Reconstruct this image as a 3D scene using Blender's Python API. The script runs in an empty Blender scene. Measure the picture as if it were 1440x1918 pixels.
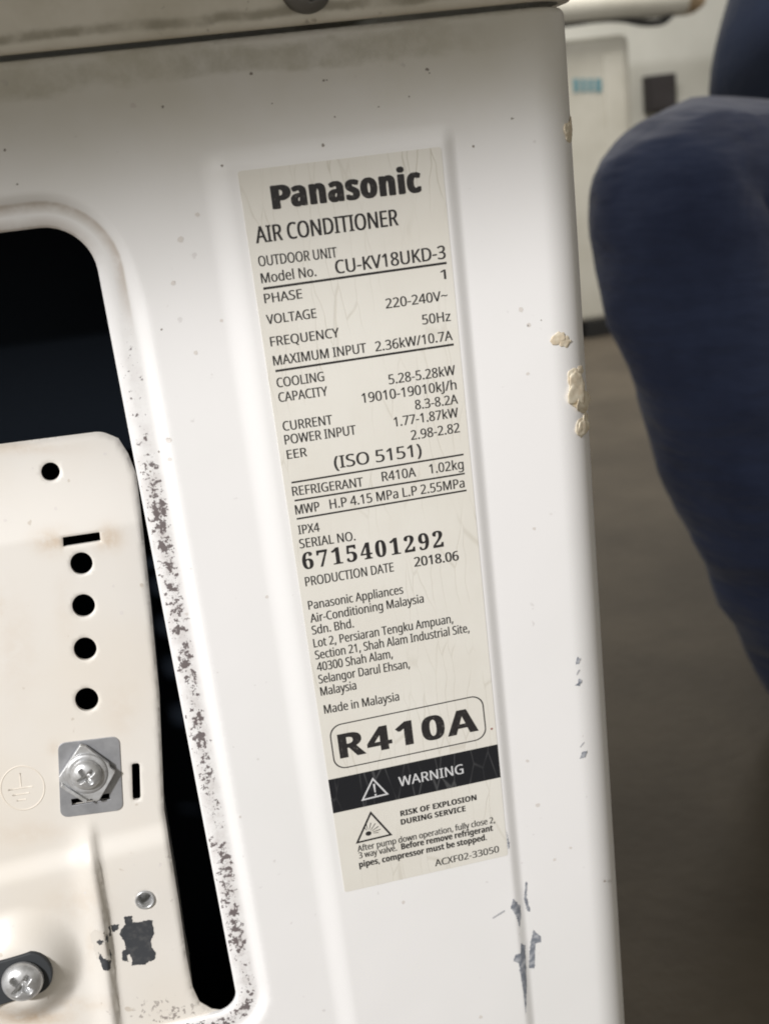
import bpy, bmesh, math, random, os
import numpy as np
from mathutils import Vector, Matrix, noise
from mathutils.geometry import delaunay_2d_cdt

random.seed(7)
sc = bpy.context.scene
COL = sc.collection

# ------------------------------------------------------------------ camera
# Panel coordinates: x right, y down, d into the depth, millimetres; origin at the rating label's top left corner.
Z0 = 0.62
def B(x, y, d):
    return Vector((x / 1000.0, d / 1000.0, Z0 - y / 1000.0))
FPX = 2100.0
RC = np.array([[0.9726951, 0.11405433, -0.20212828],
               [-0.16931652, 0.94438193, -0.28191255],
               [0.15873295, 0.30843861, 0.93790696]])
CC = np.array([-28.62524259, -2.28386675, -363.21734641])
def bv(v):
    return Vector((v[0], v[2], -v[1]))
cam = bpy.data.cameras.new('camera')
cam.sensor_fit = 'VERTICAL'
cam.sensor_height = 24.0
cam.sensor_width = 18.0
cam.lens = FPX / 1918.0 * 24.0
cam.clip_start = 0.02
cam.clip_end = 60.0
cam.dof.use_dof = True
cam.dof.focus_distance = 0.395
cam.dof.aperture_fstop = 8.5
cam_ob = bpy.data.objects.new('camera', cam)
X, Y, Z = bv(RC[0]), -bv(RC[1]), -bv(RC[2])
m4 = Matrix((X, Y, Z)).transposed().to_4x4()
m4.translation = B(*CC)
cam_ob.matrix_world = m4
COL.objects.link(cam_ob)
sc.camera = cam_ob

# ------------------------------------------------------------------ light and exposure
world = bpy.data.worlds.new('World')
sc.world = world
world.use_nodes = True
bg = world.node_tree.nodes['Background']
bg.inputs[0].default_value = (1.0, 0.96, 0.87, 1)
bg.inputs[1].default_value = 0.42
sc.view_settings.view_transform = 'Standard'
sc.view_settings.look = 'None'
sc.view_settings.exposure = 0.0
sc.view_settings.gamma = 1.0
sc.cycles.filter_width = 1.9

def area_light(name, pos, target, sx, sy, power, col):
    l = bpy.data.lights.new(name, 'AREA')
    l.shape = 'RECTANGLE'
    l.size, l.size_y = sx, sy
    l.energy = power
    l.color = col
    o = bpy.data.objects.new(name, l)
    o.location = pos
    o.rotation_euler = (Vector(target) - Vector(pos)).to_track_quat('-Z', 'Y').to_euler()
    COL.objects.link(o)
    return o
AIM = Vector((0.02, 0.0, Z0 - 0.16))
SHADE_EDGE = Vector((0.02, 0.0, Z0 - 0.012))          # where the shadow of the added slab above ends on the panel
LDIR = Vector((-0.95, -1.0, 0.80))
area_light('daylight_opening', SHADE_EDGE + LDIR * 1.5, AIM, 0.21, 0.21, 81.0, (0.99, 0.985, 1.0))
area_light('far_fill', (1.15, 2.45, 1.75), (0.95, 2.5, 0.0), 0.7, 0.5, 24.0, (1.0, 0.96, 0.90))  # unseen fill lamp, added to brighten the far floor and background

# ------------------------------------------------------------------ photo measurements to points on real surfaces
def ray(px, py):
    return RC.T @ np.array([(px - 720.0) / FPX, (py - 959.0) / FPX, 1.0])
def P(px, py, d=0.0):
    v = ray(px, py)
    q = CC + (d - CC[2]) / v[2] * v
    return float(q[0]), float(q[1])
def PS(px, py, f):
    d = 10.0
    for _ in range(9):
        x, y = P(px, py, d)
        d = 0.3 * d + 0.7 * f(x, y)
    x, y = P(px, py, d)
    return x, y
def proj(x, y, d):
    c = RC @ (np.array([x, y, d]) - CC)
    return 720 + FPX * c[0] / c[2], 959 + FPX * c[1] / c[2]

# ------------------------------------------------------------------ object helpers
def link(ob, parent=None):
    COL.objects.link(ob)
    if parent is not None:
        ob.parent = parent
        ob.matrix_parent_inverse = parent.matrix_world.inverted()
    return ob
def tag(o, label=None, cat=None, group=None, kind=None):
    if label: o['label'] = label
    if cat: o['category'] = cat
    if group: o['group'] = group
    if kind: o['kind'] = kind
    return o
def empty(name, loc):
    o = bpy.data.objects.new(name, None)
    o.empty_display_size = 0.05
    o.location = loc
    o.matrix_world = Matrix.Translation(loc)
    COL.objects.link(o)
    return o
def from_bm(name, bm, mat, parent=None, smooth=True):
    me = bpy.data.meshes.new(name)
    bm.normal_update()
    bm.to_mesh(me)
    bm.free()
    if smooth:
        for p in me.polygons: p.use_smooth = True
    if mat is not None: me.materials.append(mat)
    return link(bpy.data.objects.new(name, me), parent)
def from_data(name, vs, fs, mat, parent=None, smooth=True):
    me = bpy.data.meshes.new(name)
    me.from_pydata([tuple(v) for v in vs], [], fs)
    me.update()
    if smooth:
        for p in me.polygons: p.use_smooth = True
    if mat is not None: me.materials.append(mat)
    return link(bpy.data.objects.new(name, me), parent)
def bevel_box(name, lo, hi, mat, parent=None, bev=0.004, seg=3):
    bm = bmesh.new()
    bmesh.ops.create_cube(bm, size=1.0)
    lo, hi = Vector(lo), Vector(hi)
    for v in bm.verts:
        v.co = Vector([(lo[i] + hi[i]) / 2 + v.co[i] * (hi[i] - lo[i]) for i in range(3)])
    if bev > 0:
        bmesh.ops.bevel(bm, geom=bm.edges[:], offset=bev, segments=seg, affect='EDGES', profile=0.5)
    o = from_bm(name, bm, mat, parent, smooth=False)
    o.data.shade_smooth()
    mod = o.modifiers.new('wn', 'WEIGHTED_NORMAL')
    mod.keep_sharp = False
    return o
def inside(poly, x, y):
    r = False
    n = len(poly)
    j = n - 1
    for i in range(n):
        xi, yi = poly[i]; xj, yj = poly[j]
        if (yi > y) != (yj > y) and x < (xj - xi) * (y - yi) / (yj - yi) + xi:
            r = not r
        j = i
    return r
def inside_np(poly, pts):
    x, y = pts[:, 0], pts[:, 1]
    r = np.zeros(len(pts), bool)
    j = len(poly) - 1
    for i in range(len(poly)):
        xi, yi = poly[i]; xj, yj = poly[j]
        if yi != yj:
            c = ((yi > y) != (yj > y)) & (x < (xj - xi) * (y - yi) / (yj - yi) + xi)
            r ^= c
        j = i
    return r
def dist_np(poly, pts, closed=True):
    best = np.full(len(pts), 1e9)
    n = len(poly)
    for i in range(n if closed else n - 1):
        a = np.array(poly[i]); b = np.array(poly[(i + 1) % n])
        ab = b - a
        t = np.clip(((pts - a) @ ab) / (ab @ ab + 1e-12), 0, 1)
        dd = np.hypot(*(pts - (a + t[:, None] * ab)).T)
        best = np.minimum(best, dd)
    return best
def sst(a, b, x):
    t = np.clip((np.asarray(x, float) - a) / (b - a), 0, 1)
    return t * t * (3 - 2 * t)
def resample(poly, step, closed=True):
    out = []
    n = len(poly)
    for i in range(n if closed else n - 1):
        a = poly[i]; b = poly[(i + 1) % n]
        L = math.hypot(b[0] - a[0], b[1] - a[1])
        k = max(1, int(round(L / step)))
        for j in range(k):
            t = j / k
            out.append((a[0] + (b[0] - a[0]) * t, a[1] + (b[1] - a[1]) * t))
    if not closed: out.append(poly[-1])
    return out
def fillet(poly, radii, n=7):
    out = []
    m = len(poly)
    for i in range(m):
        p = Vector(poly[i]); a = Vector(poly[i - 1]); b = Vector(poly[(i + 1) % m])
        r = radii[i]
        if r <= 0:
            out.append(tuple(p)); continue
        u = (a - p).normalized(); w = (b - p).normalized()
        ang = u.angle(w)
        t = min(r / math.tan(ang / 2), (a - p).length * 0.49, (b - p).length * 0.49)
        rr = t * math.tan(ang / 2)
        c = p + (u + w).normalized() * (rr / math.sin(ang / 2))
        s = p + u * t; e = p + w * t
        a0 = math.atan2(s.y - c.y, s.x - c.x); a1 = math.atan2(e.y - c.y, e.x - c.x)
        da = (a1 - a0 + math.pi) % (2 * math.pi) - math.pi
        for k in range(n + 1):
            q = a0 + da * k / n
            out.append((c.x + rr * math.cos(q), c.y + rr * math.sin(q)))
    return out
def cdt_sheet(outer, holes, pts, keep_clear=0.5):
    """Triangulated sheet: outer loop, hole loops, inner points. Returns coords array and triangles."""
    loops = [outer] + holes
    A = np.array(pts, float).reshape(-1, 2)
    ok = inside_np(outer, A)
    for h in holes: ok &= ~inside_np(h, A)
    for l in loops: ok &= dist_np(l, A) > keep_clear
    A = A[ok]
    vs, es = [], []
    for l in loops:
        b = len(vs)
        vs += [tuple(p) for p in l]
        es += [(b + i, b + (i + 1) % len(l)) for i in range(len(l))]
    vs += [tuple(p) for p in A]
    vo, eo, fo, *_ = delaunay_2d_cdt([Vector(v) for v in vs], es, [], 0, 1e-5)
    V = np.array([tuple(v) for v in vo])
    F = np.array([tuple(f) for f in fo if len(f) == 3])
    c = V[F].mean(axis=1)
    k = inside_np(outer, c)
    for h in holes: k &= ~inside_np(h, c)
    return V, F[k]

# ------------------------------------------------------------------ materials
def mat(name, base, rough=0.5, metal=0.0, spec=0.5):
    m = bpy.data.materials.new(name)
    m.use_nodes = True
    b = m.node_tree.nodes['Principled BSDF']
    b.inputs['Base Color'].default_value = (*base, 1)
    b.inputs['Roughness'].default_value = rough
    b.inputs['Metallic'].default_value = metal
    b.inputs['Specular IOR Level'].default_value = spec
    return m
class NT:
    def __init__(s, m):
        s.t = m.node_tree; s.b = s.t.nodes['Principled BSDF']
        s.oc = s.n('ShaderNodeTexCoord').outputs['Object']
    def n(s, typ, **k):
        nd = s.t.nodes.new(typ)
        for a, v in k.items(): setattr(nd, a, v)
        return nd
    def l(s, a, b): s.t.links.new(a, b)
    def noise(s, scale, detail=2.0, rough=0.5, vec=None, stretch=None):
        nd = s.n('ShaderNodeTexNoise')
        nd.inputs['Scale'].default_value = scale
        nd.inputs['Detail'].default_value = detail
        nd.inputs['Roughness'].default_value = rough
        v = vec or s.oc
        if stretch:
            mp = s.n('ShaderNodeMapping'); mp.inputs['Scale'].default_value = stretch
            s.l(v, mp.inputs[0]); v = mp.outputs[0]
        s.l(v, nd.inputs['Vector'])
        return nd.outputs[0]
    def ramp(s, x, a, b, lo=0.0, hi=1.0, smooth=True):
        nd = s.n('ShaderNodeMapRange')
        if smooth: nd.interpolation_type = 'SMOOTHSTEP'
        nd.inputs['From Min'].default_value = a; nd.inputs['From Max'].default_value = b
        nd.inputs['To Min'].default_value = lo; nd.inputs['To Max'].default_value = hi
        s.l(x, nd.inputs['Value'])
        return nd.outputs[0]
    def math(s, op, a, b=None):
        nd = s.n('ShaderNodeMath', operation=op)
        for i, v in enumerate((a, b)):
            if v is None: continue
            if isinstance(v, (int, float)): nd.inputs[i].default_value = v
            else: s.l(v, nd.inputs[i])
        return nd.outputs[0]
    def mix(s, fac, a, b):
        nd = s.n('ShaderNodeMix', data_type='RGBA')
        for sock, v in ((nd.inputs[0], fac), (nd.inputs[6], a), (nd.inputs[7], b)):
            if isinstance(v, (int, float)): sock.default_value = v
            elif isinstance(v, tuple): sock.default_value = (*v, 1)
            else: s.l(v, sock)
        return nd.outputs[2]
    def bump(s, h, dist, strength=1.0):
        nd = s.n('ShaderNodeBump')
        nd.inputs['Distance'].default_value = dist
        nd.inputs['Strength'].default_value = strength
        s.l(h, nd.inputs['Height'])
        s.l(nd.outputs[0], s.b.inputs['Normal'])
    def color(s, c): s.l(c, s.b.inputs['Base Color'])
    def xyz(s):
        nd = s.n('ShaderNodeSeparateXYZ'); s.l(s.oc, nd.inputs[0]); return nd.outputs
    def attr(s, name):
        nd = s.n('ShaderNodeAttribute'); nd.attribute_name = name; return nd.outputs['Fac']

# painted steel of the side panel: white enamel, rim spatter, grime under the lid, faint flecks
M_panel = mat('white_enamel', (0.80, 0.785, 0.76), 0.38)
nt = NT(M_panel)
cl = nt.noise(9.0, 3)
c = nt.mix(nt.ramp(cl, 0.35, 0.7), (0.82, 0.805, 0.79), (0.785, 0.775, 0.755))
xx = nt.xyz()
# grime streak below the lid
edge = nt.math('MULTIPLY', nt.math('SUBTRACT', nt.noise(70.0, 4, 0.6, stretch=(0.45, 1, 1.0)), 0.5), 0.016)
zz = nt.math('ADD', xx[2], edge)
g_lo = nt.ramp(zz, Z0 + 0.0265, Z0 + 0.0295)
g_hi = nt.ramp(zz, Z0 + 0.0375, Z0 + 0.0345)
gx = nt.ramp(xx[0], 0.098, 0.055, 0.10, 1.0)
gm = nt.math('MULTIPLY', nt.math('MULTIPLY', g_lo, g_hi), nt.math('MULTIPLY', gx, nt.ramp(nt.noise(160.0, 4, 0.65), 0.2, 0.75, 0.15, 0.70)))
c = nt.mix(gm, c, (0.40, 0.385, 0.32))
# yellowish staining near the lid; also paints the olive tone of the shade there
film = nt.math('MULTIPLY', nt.ramp(zz, Z0 - 0.012, Z0 + 0.030), nt.ramp(nt.noise(22.0, 4, 0.6), 0.2, 0.8, 0.15, 0.55))
c = nt.mix(film, c, (0.60, 0.565, 0.45))
# spatter on the flange round the opening
rim = nt.math('MULTIPLY', nt.attr('rim'), nt.ramp(nt.noise(42.0, 2), 0.36, 0.62, 0.78, 1.10))
sp1 = nt.ramp(nt.math('ADD', nt.math('ADD', nt.math('MULTIPLY', nt.noise(620.0, 4, 0.6), 0.78), nt.math('MULTIPLY', nt.noise(170.0, 2), 0.26)), nt.math('MULTIPLY', rim, 0.195)), 0.70, 0.75)
sp2 = nt.ramp(nt.math('ADD', nt.noise(1150.0, 3, 0.6), nt.math('MULTIPLY', rim, 0.13)), 0.70, 0.78)
haze_m = nt.math('MULTIPLY', nt.ramp(nt.noise(210.0, 4, 0.6), 0.35, 0.7), nt.math('MULTIPLY', rim, 0.50))
c = nt.mix(haze_m, c, (0.50, 0.45, 0.43))
rimg = nt.ramp(rim, 0.05, 0.3)
c = nt.mix(nt.math('MULTIPLY', nt.math('MULTIPLY', sp1, rimg), 0.90), c, (0.10, 0.075, 0.075))
c = nt.mix(nt.math('MULTIPLY', nt.math('MULTIPLY', sp2, rimg), 0.42), c, (0.20, 0.165, 0.165))
# brown dirt line where the flange starts, strongest round the upper corner
dl = nt.attr('dirt')
c = nt.mix(nt.math('MULTIPLY', dl, nt.ramp(nt.noise(200.0, 4), 0.25, 0.6, 0.4, 1.0)), c, (0.33, 0.25, 0.17))
# faint flecks everywhere
fl = nt.ramp(nt.noise(260.0, 2, 0.4), 0.745, 0.80, 0.0, 0.30)
c = nt.mix(fl, c, (0.42, 0.38, 0.36))
nt.color(c)
nt.bump(nt.math('ADD', nt.math('MULTIPLY', nt.noise(14.0, 2), 1.0), nt.math('MULTIPLY', nt.noise(900.0, 2), 0.012)), 0.0016, 0.35)
nt.l(nt.ramp(cl, 0.3, 0.7, 0.34, 0.46), nt.b.inputs['Roughness'])

M_lid = mat('lid_enamel', (0.70, 0.67, 0.58), 0.45)
nt = NT(M_lid)
c = nt.mix(nt.ramp(nt.noise(35.0, 4, 0.65), 0.3, 0.75), (0.82, 0.785, 0.70), (0.68, 0.64, 0.54))
zz = nt.math('ADD', nt.xyz()[2], nt.math('MULTIPLY', nt.math('SUBTRACT', nt.noise(60.0, 4, 0.6), 0.5), 0.004))
ln = nt.math('MULTIPLY', nt.ramp(zz, Z0 + 0.0415, Z0 + 0.0432), nt.ramp(zz, Z0 + 0.0462, Z0 + 0.0440))
c = nt.mix(nt.math('MULTIPLY', ln, nt.ramp(nt.noise(90.0, 3), 0.3, 0.6, 0.15, 0.75)), c, (0.32, 0.29, 0.22))
c = nt.mix(nt.ramp(nt.noise(240.0, 2), 0.68, 0.75, 0, 0.5), c, (0.30, 0.26, 0.2))
nt.color(c)
nt.bump(nt.noise(500.0, 2), 0.00005, 0.4)

M_plate = mat('cream_plate_enamel', (0.80, 0.75, 0.66), 0.40)
nt = NT(M_plate)
c = nt.mix(nt.ramp(nt.noise(16.0, 3), 0.35, 0.7), (0.70, 0.665, 0.61), (0.69, 0.64, 0.565))
st = nt.attr('stain')
c = nt.mix(nt.math('MULTIPLY', st, nt.ramp(nt.noise(180.0, 4, 0.65), 0.25, 0.65, 0.15, 0.8)), c, (0.50, 0.36, 0.22))
sk = nt.attr('spatter')
s1 = nt.ramp(nt.math('ADD', nt.noise(520.0, 4, 0.6), nt.math('MULTIPLY', sk, 0.16)), 0.70, 0.75)
c = nt.mix(nt.math('MULTIPLY', nt.math('MULTIPLY', s1, sk), 0.75), c, (0.16, 0.13, 0.12))
fl = nt.ramp(nt.noise(230.0, 2, 0.4), 0.735, 0.79, 0.0, 0.55)
c = nt.mix(fl, c, (0.45, 0.38, 0.30))
nt.color(c)
nt.bump(nt.math('ADD', nt.noise(18.0, 2), nt.math('MULTIPLY', nt.noise(800.0, 2), 0.012)), 0.0012, 0.35)

M_label = mat('label_film', (0.72, 0.69, 0.60), 0.42)
nt = NT(M_label)
vor = nt.n('ShaderNodeTexVoronoi', feature='DISTANCE_TO_EDGE')
mp = nt.n('ShaderNodeMapping'); mp.inputs['Scale'].default_value = (190.0, 1.0, 24.0)
dv = nt.n('ShaderNodeVectorMath', operation='ADD')
nz = nt.n('ShaderNodeTexNoise'); nz.inputs['Scale'].default_value = 60.0
vs_ = nt.n('ShaderNodeVectorMath', operation='SCALE'); vs_.inputs['Scale'].default_value = 0.005
nt.l(nt.oc, nz.inputs['Vector']); nt.l(nz.outputs[1], vs_.inputs[0])
nt.l(nt.oc, dv.inputs[0]); nt.l(vs_.outputs[0], dv.inputs[1])
nt.l(dv.outputs[0], mp.inputs[0]); nt.l(mp.outputs[0], vor.inputs['Vector']); vor.inputs['Scale'].default_value = 1.0
crack = nt.math('MULTIPLY', nt.ramp(vor.outputs['Distance'], 0.03, 0.0), nt.ramp(nt.noise(30.0, 3), 0.42, 0.62, 0.0, 1.0))
up = nt.ramp(nt.xyz()[2], Z0 - 0.04, Z0 - 0.004, 0.28, 0.55)
c = nt.mix(nt.ramp(nt.noise(24.0, 4, 0.6), 0.3, 0.7), (0.735, 0.71, 0.645), (0.70, 0.67, 0.60))
c = nt.mix(nt.math('MULTIPLY', crack, up), c, (0.42, 0.38, 0.29))
nt.color(c)
nt.bump(nt.math('ADD', nt.noise(70.0, 3, stretch=(1.6, 1, 0.5)), nt.math('MULTIPLY', crack, -0.4)), 0.00018, 0.5)

def print_mat(name, col):
    m = mat(name, col, 0.5)
    k = NT(m)
    k.color(k.mix(k.ramp(k.noise(700.0, 3, 0.6), 0.55, 0.8, 0, 0.35), col, (0.35, 0.33, 0.29)))
    return m
M_ink = print_mat('black_ink', (0.022, 0.020, 0.020))
M_ink2 = print_mat('thin_black_ink', (0.032, 0.030, 0.029))
M_band = mat('warning_band_ink', (0.012, 0.014, 0.020), 0.38)
nt = NT(M_band)
v2 = nt.n('ShaderNodeTexVoronoi', feature='DISTANCE_TO_EDGE')
mp = nt.n('ShaderNodeMapping'); mp.inputs['Scale'].default_value = (150.0, 1.0, 38.0)
nt.l(nt.oc, mp.inputs[0]); nt.l(mp.outputs[0], v2.inputs['Vector']); v2.inputs['Scale'].default_value = 1.0
ck = nt.math('MULTIPLY', nt.ramp(v2.outputs['Distance'], 0.035, 0.0), nt.ramp(nt.noise(55.0, 2), 0.35, 0.6, 0.0, 0.17))
nt.color(nt.mix(ck, (0.013, 0.014, 0.017), (0.34, 0.34, 0.34)))
M_white_ink = mat('white_ink', (0.62, 0.62, 0.62), 0.5)
M_red_ink = mat('red_ink', (0.30, 0.12, 0.10), 0.5)

M_zinc = mat('zinc_plated_steel', (0.52, 0.52, 0.515), 0.34, 0.62)
nt = NT(M_zinc)
nt.color(nt.mix(nt.ramp(nt.noise(260.0, 4, 0.6), 0.3, 0.75), (0.60, 0.605, 0.61), (0.42, 0.415, 0.40)))
nt.l(nt.ramp(nt.noise(150.0, 3), 0.3, 0.7, 0.30, 0.5), nt.b.inputs['Roughness'])
nt.bump(nt.noise(900.0, 3), 0.0002, 0.35)
M_galv = mat('bare_galvanised_steel', (0.40, 0.405, 0.42), 0.5, 0.75)
nt = NT(M_galv)
nt.color(nt.mix(nt.ramp(nt.noise(120.0, 4, 0.6), 0.3, 0.75), (0.46, 0.465, 0.48), (0.34, 0.345, 0.36)))
M_darkscrew = mat('weathered_screw_steel', (0.20, 0.195, 0.185), 0.5, 0.7)
M_black = mat('black_paint', (0.035, 0.037, 0.041), 0.55)
nt = NT(M_black)
nt.color(nt.mix(nt.ramp(nt.noise(420.0, 4, 0.6), 0.45, 0.8), (0.042, 0.045, 0.050), (0.095, 0.095, 0.095)))
M_residue = mat('adhesive_residue', (0.60, 0.56, 0.50), 0.7)
M_void = mat('opening_black', (0.012, 0.015, 0.020), 1.0, spec=0.0)  # near-black colour standing in for the shade inside the opening
M_scuff = mat('bare_steel_scuff', (0.16, 0.175, 0.205), 0.55)
nt = NT(M_scuff)
nt.color(nt.mix(nt.ramp(nt.noise(500.0, 3), 0.4, 0.7), (0.19, 0.205, 0.235), (0.42, 0.43, 0.455)))
M_faint = mat('faint_scuff', (0.42, 0.42, 0.43), 0.55)
M_putty = mat('dried_sealant', (0.74, 0.66, 0.50), 0.65)
nt = NT(M_putty)
nt.color(nt.mix(nt.ramp(nt.noise(300.0, 4), 0.35, 0.7), (0.76, 0.685, 0.54), (0.62, 0.52, 0.38)))
nt.bump(nt.noise(420.0, 3, 0.5), 0.0003, 0.4)
M_speck = mat('dirt_fleck', (0.28, 0.25, 0.22), 0.8)
M_fleck2 = mat('pale_dirt_fleck', (0.66, 0.62, 0.58), 0.8)

# ------------------------------------------------------------------ setting: floor, wall, added shade slab
M_floor = mat('dark_concrete', (0.045, 0.038, 0.030), 0.75)
nt = NT(M_floor)
nt.color(nt.mix(nt.ramp(nt.noise(3.5, 5, 0.6), 0.3, 0.7), (0.066, 0.053, 0.037), (0.110, 0.090, 0.064)))
nt.bump(nt.noise(60.0, 4), 0.004, 0.5)
M_wall = mat('grey_plaster', (0.50, 0.49, 0.44), 0.85)
nt = NT(M_wall)
nt.color(nt.mix(nt.ramp(nt.noise(4.0, 5, 0.6), 0.3, 0.7), (0.66, 0.655, 0.60), (0.58, 0.575, 0.52)))
nt.bump(nt.noise(90.0, 3), 0.002, 0.4)
WALL_Y = 3.75
o = bevel_box('floor', (-3.5, -3.0, -0.10), (5.0, WALL_Y + 0.1, 0.0), M_floor, bev=0)
tag(o, kind='structure')
o = bevel_box('wall', (-3.5, WALL_Y, 0.0), (5.0, WALL_Y + 0.15, 2.4), M_wall, bev=0)
tag(o, kind='structure')
o = bevel_box('shade_slab', (-1.6, -0.335, Z0 + 0.253), (0.75, 0.28, Z0 + 0.33), M_wall, bev=0.003)  # unseen slab added to cast the shade on the upper panel
o.rotation_euler = (0, 0, math.radians(5.0))
piv = Vector((-0.30, -0.335, 0.0))
o.location = piv - Matrix.Rotation(math.radians(5.0), 3, 'Z') @ piv
tag(o, kind='structure')

# ------------------------------------------------------------------ the outdoor unit
UNIT = empty('outdoor_unit', Vector((-0.035, 0.30, 0.0)))
tag(UNIT, 'white air conditioner outdoor unit with a long printed rating label and its valve cover off', 'air conditioner')

# --- shape of the pressed side panel
S0, RAD = 97.5, 17.0
BASE = 1.75
PANEL_L, PANEL_TOP, PANEL_BOT = -185.0, -38.3, 585.0
hole = [(-150.0, 9.4), (-47.2, 9.4), (-47.2, 309.6), (-150.0, 309.6)]
HOLE = resample(fillet(hole, [8, 15, 8.0, 8], 9), 1.6)
rim_outer_w = 8.2
def emboss(x, y):
    return (sst(-11.6, -2.2, x) * (1 - sst(65.4, 70.6, x)) * sst(-7.5, -0.4, y) * (1 - sst(430, 436, y)))
def rim_t(pts):
    d = np.full(len(pts), 50.0)
    k = (pts[:, 0] < -30.0) & (pts[:, 1] > -8.0) & (pts[:, 1] < 330.0)
    if k.any():
        q = pts[k]
        dq = dist_np(HOLE, q)
        dq[inside_np(HOLE, q)] = 0.0
        d[k] = dq
    return d
def base_depth(pts):
    """depth of the pressed sheet before the corner is rolled round"""
    pts = np.asarray(pts, float).reshape(-1, 2)
    x, y = pts[:, 0], pts[:, 1]
    t = rim_t(pts)
    wid = rim_outer_w - 0.3 - 2.4 * (1 - sst(12, 40, y))
    d = BASE - (BASE - 0.15) * emboss(x, y) + 2.2 * (1 - sst(wid, wid + 5.4, t)) + 0.9 * (1 - sst(0, 0.9, t))
    # rolled top edge under the lid
    e = np.clip((-35.6 - y) / 2.7, 0, 1)
    d = d + 2.7 * (1 - np.sqrt(np.clip(1 - e * e, 0, 1)))
    # slight hand dents
    d = d + 0.10 * np.sin(x * 0.041 + 0.7) * np.sin(y * 0.023 + 0.3)
    return d
def roll(s, y, d):
    """sheet coordinate s to x and depth round the right-hand corner"""
    s = np.asarray(s, float); d = np.asarray(d, float)
    a = np.clip((s - S0) / RAD, 0, math.pi / 2)
    over = np.clip(s - S0 - RAD * math.pi / 2, 0, None)
    x = np.where(s < S0, s, S0 + (RAD - (d - BASE)) * np.sin(a))
    dd = np.where(s < S0, d, BASE + RAD - (RAD - (d - BASE)) * np.cos(a) + over)
    return x, dd
SEND = S0 + RAD * math.pi / 2 + 12
xs = sorted(set(np.round(np.concatenate([
    np.arange(PANEL_L, -66, 6.0), np.arange(-66, -28, 1.0), np.arange(-28, -12, 2.0), np.arange(-12, -1.5, 0.6),
    np.arange(-1, 64, 4.0), np.arange(65, 71, 0.45), np.arange(71.5, S0, 3.0), np.arange(S0, SEND, 1.2)]), 3)))
ys = sorted(set(np.round(np.concatenate([
    np.arange(-38.3, -35, 0.35), np.arange(-35, -8, 3.0), np.arange(-8, 0.5, 0.6), np.arange(1, 34, 1.4), np.arange(34, 400, 3.2),
    np.arange(402, PANEL_BOT, 14.0)]), 3)))
grid = [(a + random.uniform(-.02, .02), b + random.uniform(-.02, .02)) for a in xs for b in ys]
ringpts = []
for off in (0.45, 0.9, 4.0, 6.0, 7.4, 8.2, 9.0, 9.8, 10.6, 11.4, 12.2, 12.9):
    n = len(HOLE)
    for i in range(n):
        a = Vector(HOLE[i - 1]); b = Vector(HOLE[(i + 1) % n]); t = (b - a).normalized()
        q = Vector(HOLE[i]) + Vector((t.y, -t.x)) * off
        ringpts.append(tuple(q))
outer = resample([(PANEL_L, PANEL_TOP), (SEND, PANEL_TOP), (SEND, PANEL_BOT), (PANEL_L, PANEL_BOT)], 4.0)
rp = np.array(ringpts)
rp = rp[dist_np(HOLE, rp) > 0.4]
gp = np.array(grid)
near = dist_np(HOLE, gp) < 13.2
gp = gp[~near]
V, F = cdt_sheet(outer, [HOLE], np.vstack([gp, rp]), 0.3)
D = base_depth(V)
Xr, Dr = roll(V[:, 0], V[:, 1], D)
vs = [B(a, b, c) for a, b, c in zip(Xr, V[:, 1], Dr)]
fs = [tuple(int(i) for i in f) for f in F]
# return flange of the opening
hd = base_depth(np.array(HOLE))
b0 = len(vs)
for k, dep in enumerate((0.0, 0.5, 1.4)):
    for (x, y), d in zip(HOLE, hd):
        vs.append(B(x, y, d + dep))
n = len(HOLE)
for k in range(2):
    for i in range(n):
        j = (i + 1) % n
        fs.append((b0 + k * n + i, b0 + k * n + j, b0 + (k + 1) * n + j, b0 + (k + 1) * n + i))
PANEL = from_data('side_panel', vs, fs, M_panel, UNIT)
bm = bmesh.new(); bm.from_mesh(PANEL.data)
bmesh.ops.recalc_face_normals(bm, faces=bm.faces)
cf = min(bm.faces, key=lambda f: (f.calc_center_median() - B(90, 150, 1.6)).length)
if cf.normal.y > 0: bmesh.ops.reverse_faces(bm, faces=bm.faces)
bm.to_mesh(PANEL.data); bm.free()
# attributes for the dirt on the flange
t = rim_t(V)
yv = V[:, 1]
rimv = sst(0.2, 1.6, t) * (1 - sst(5.6, 9.6, t)) * sst(28, 62, yv) * (0.45 + 0.55 * sst(55, 110, yv)) * (V[:, 0] > -75) 
dirtv = 1.0 * np.exp(-((t - 6.8) / 0.8) ** 2) * (1 - sst(24, 50, yv)) * (yv < 60)
dirtv = np.maximum(dirtv, 0.55 * (1 - sst(0.0, 2.2, t)) * (1 - sst(10, 26, yv)))
def set_attr(ob, name, vals):
    a = ob.data.attributes.new(name, 'FLOAT', 'POINT')
    full = np.zeros(len(ob.data.vertices), np.float32)
    full[:len(vals)] = vals
    a.data.foreach_set('value', full)
set_attr(PANEL, 'rim', np.concatenate([rimv, np.zeros(len(vs) - len(rimv))]))
set_attr(PANEL, 'dirt', np.concatenate([dirtv, np.zeros(len(vs) - len(dirtv))]))

def panel_pt(s, y, lift=0.0):
    d = base_depth([(s, y)])
    x, dd = roll([s], [y], d - lift)
    return float(x[0]), y, float(dd[0])
def panel_d(x, y):
    return float(base_depth([(x, y)])[0])
def corner_hit(px, py):
    """sheet coordinates of the point of the rolled corner seen at that place"""
    best = None
    for s in np.arange(S0 - 10, S0 + RAD * 1.35, 0.4):
        y = 100.0
        for _ in range(12):
            x, yy, d = panel_pt(s, y)
            u, v = proj(x, y, d)
            y += (py - v) * 0.19
        e = abs(u - px)
        if best is None or e < best[0]: best = (e, s, y)
    return best[1], best[2]

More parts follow.
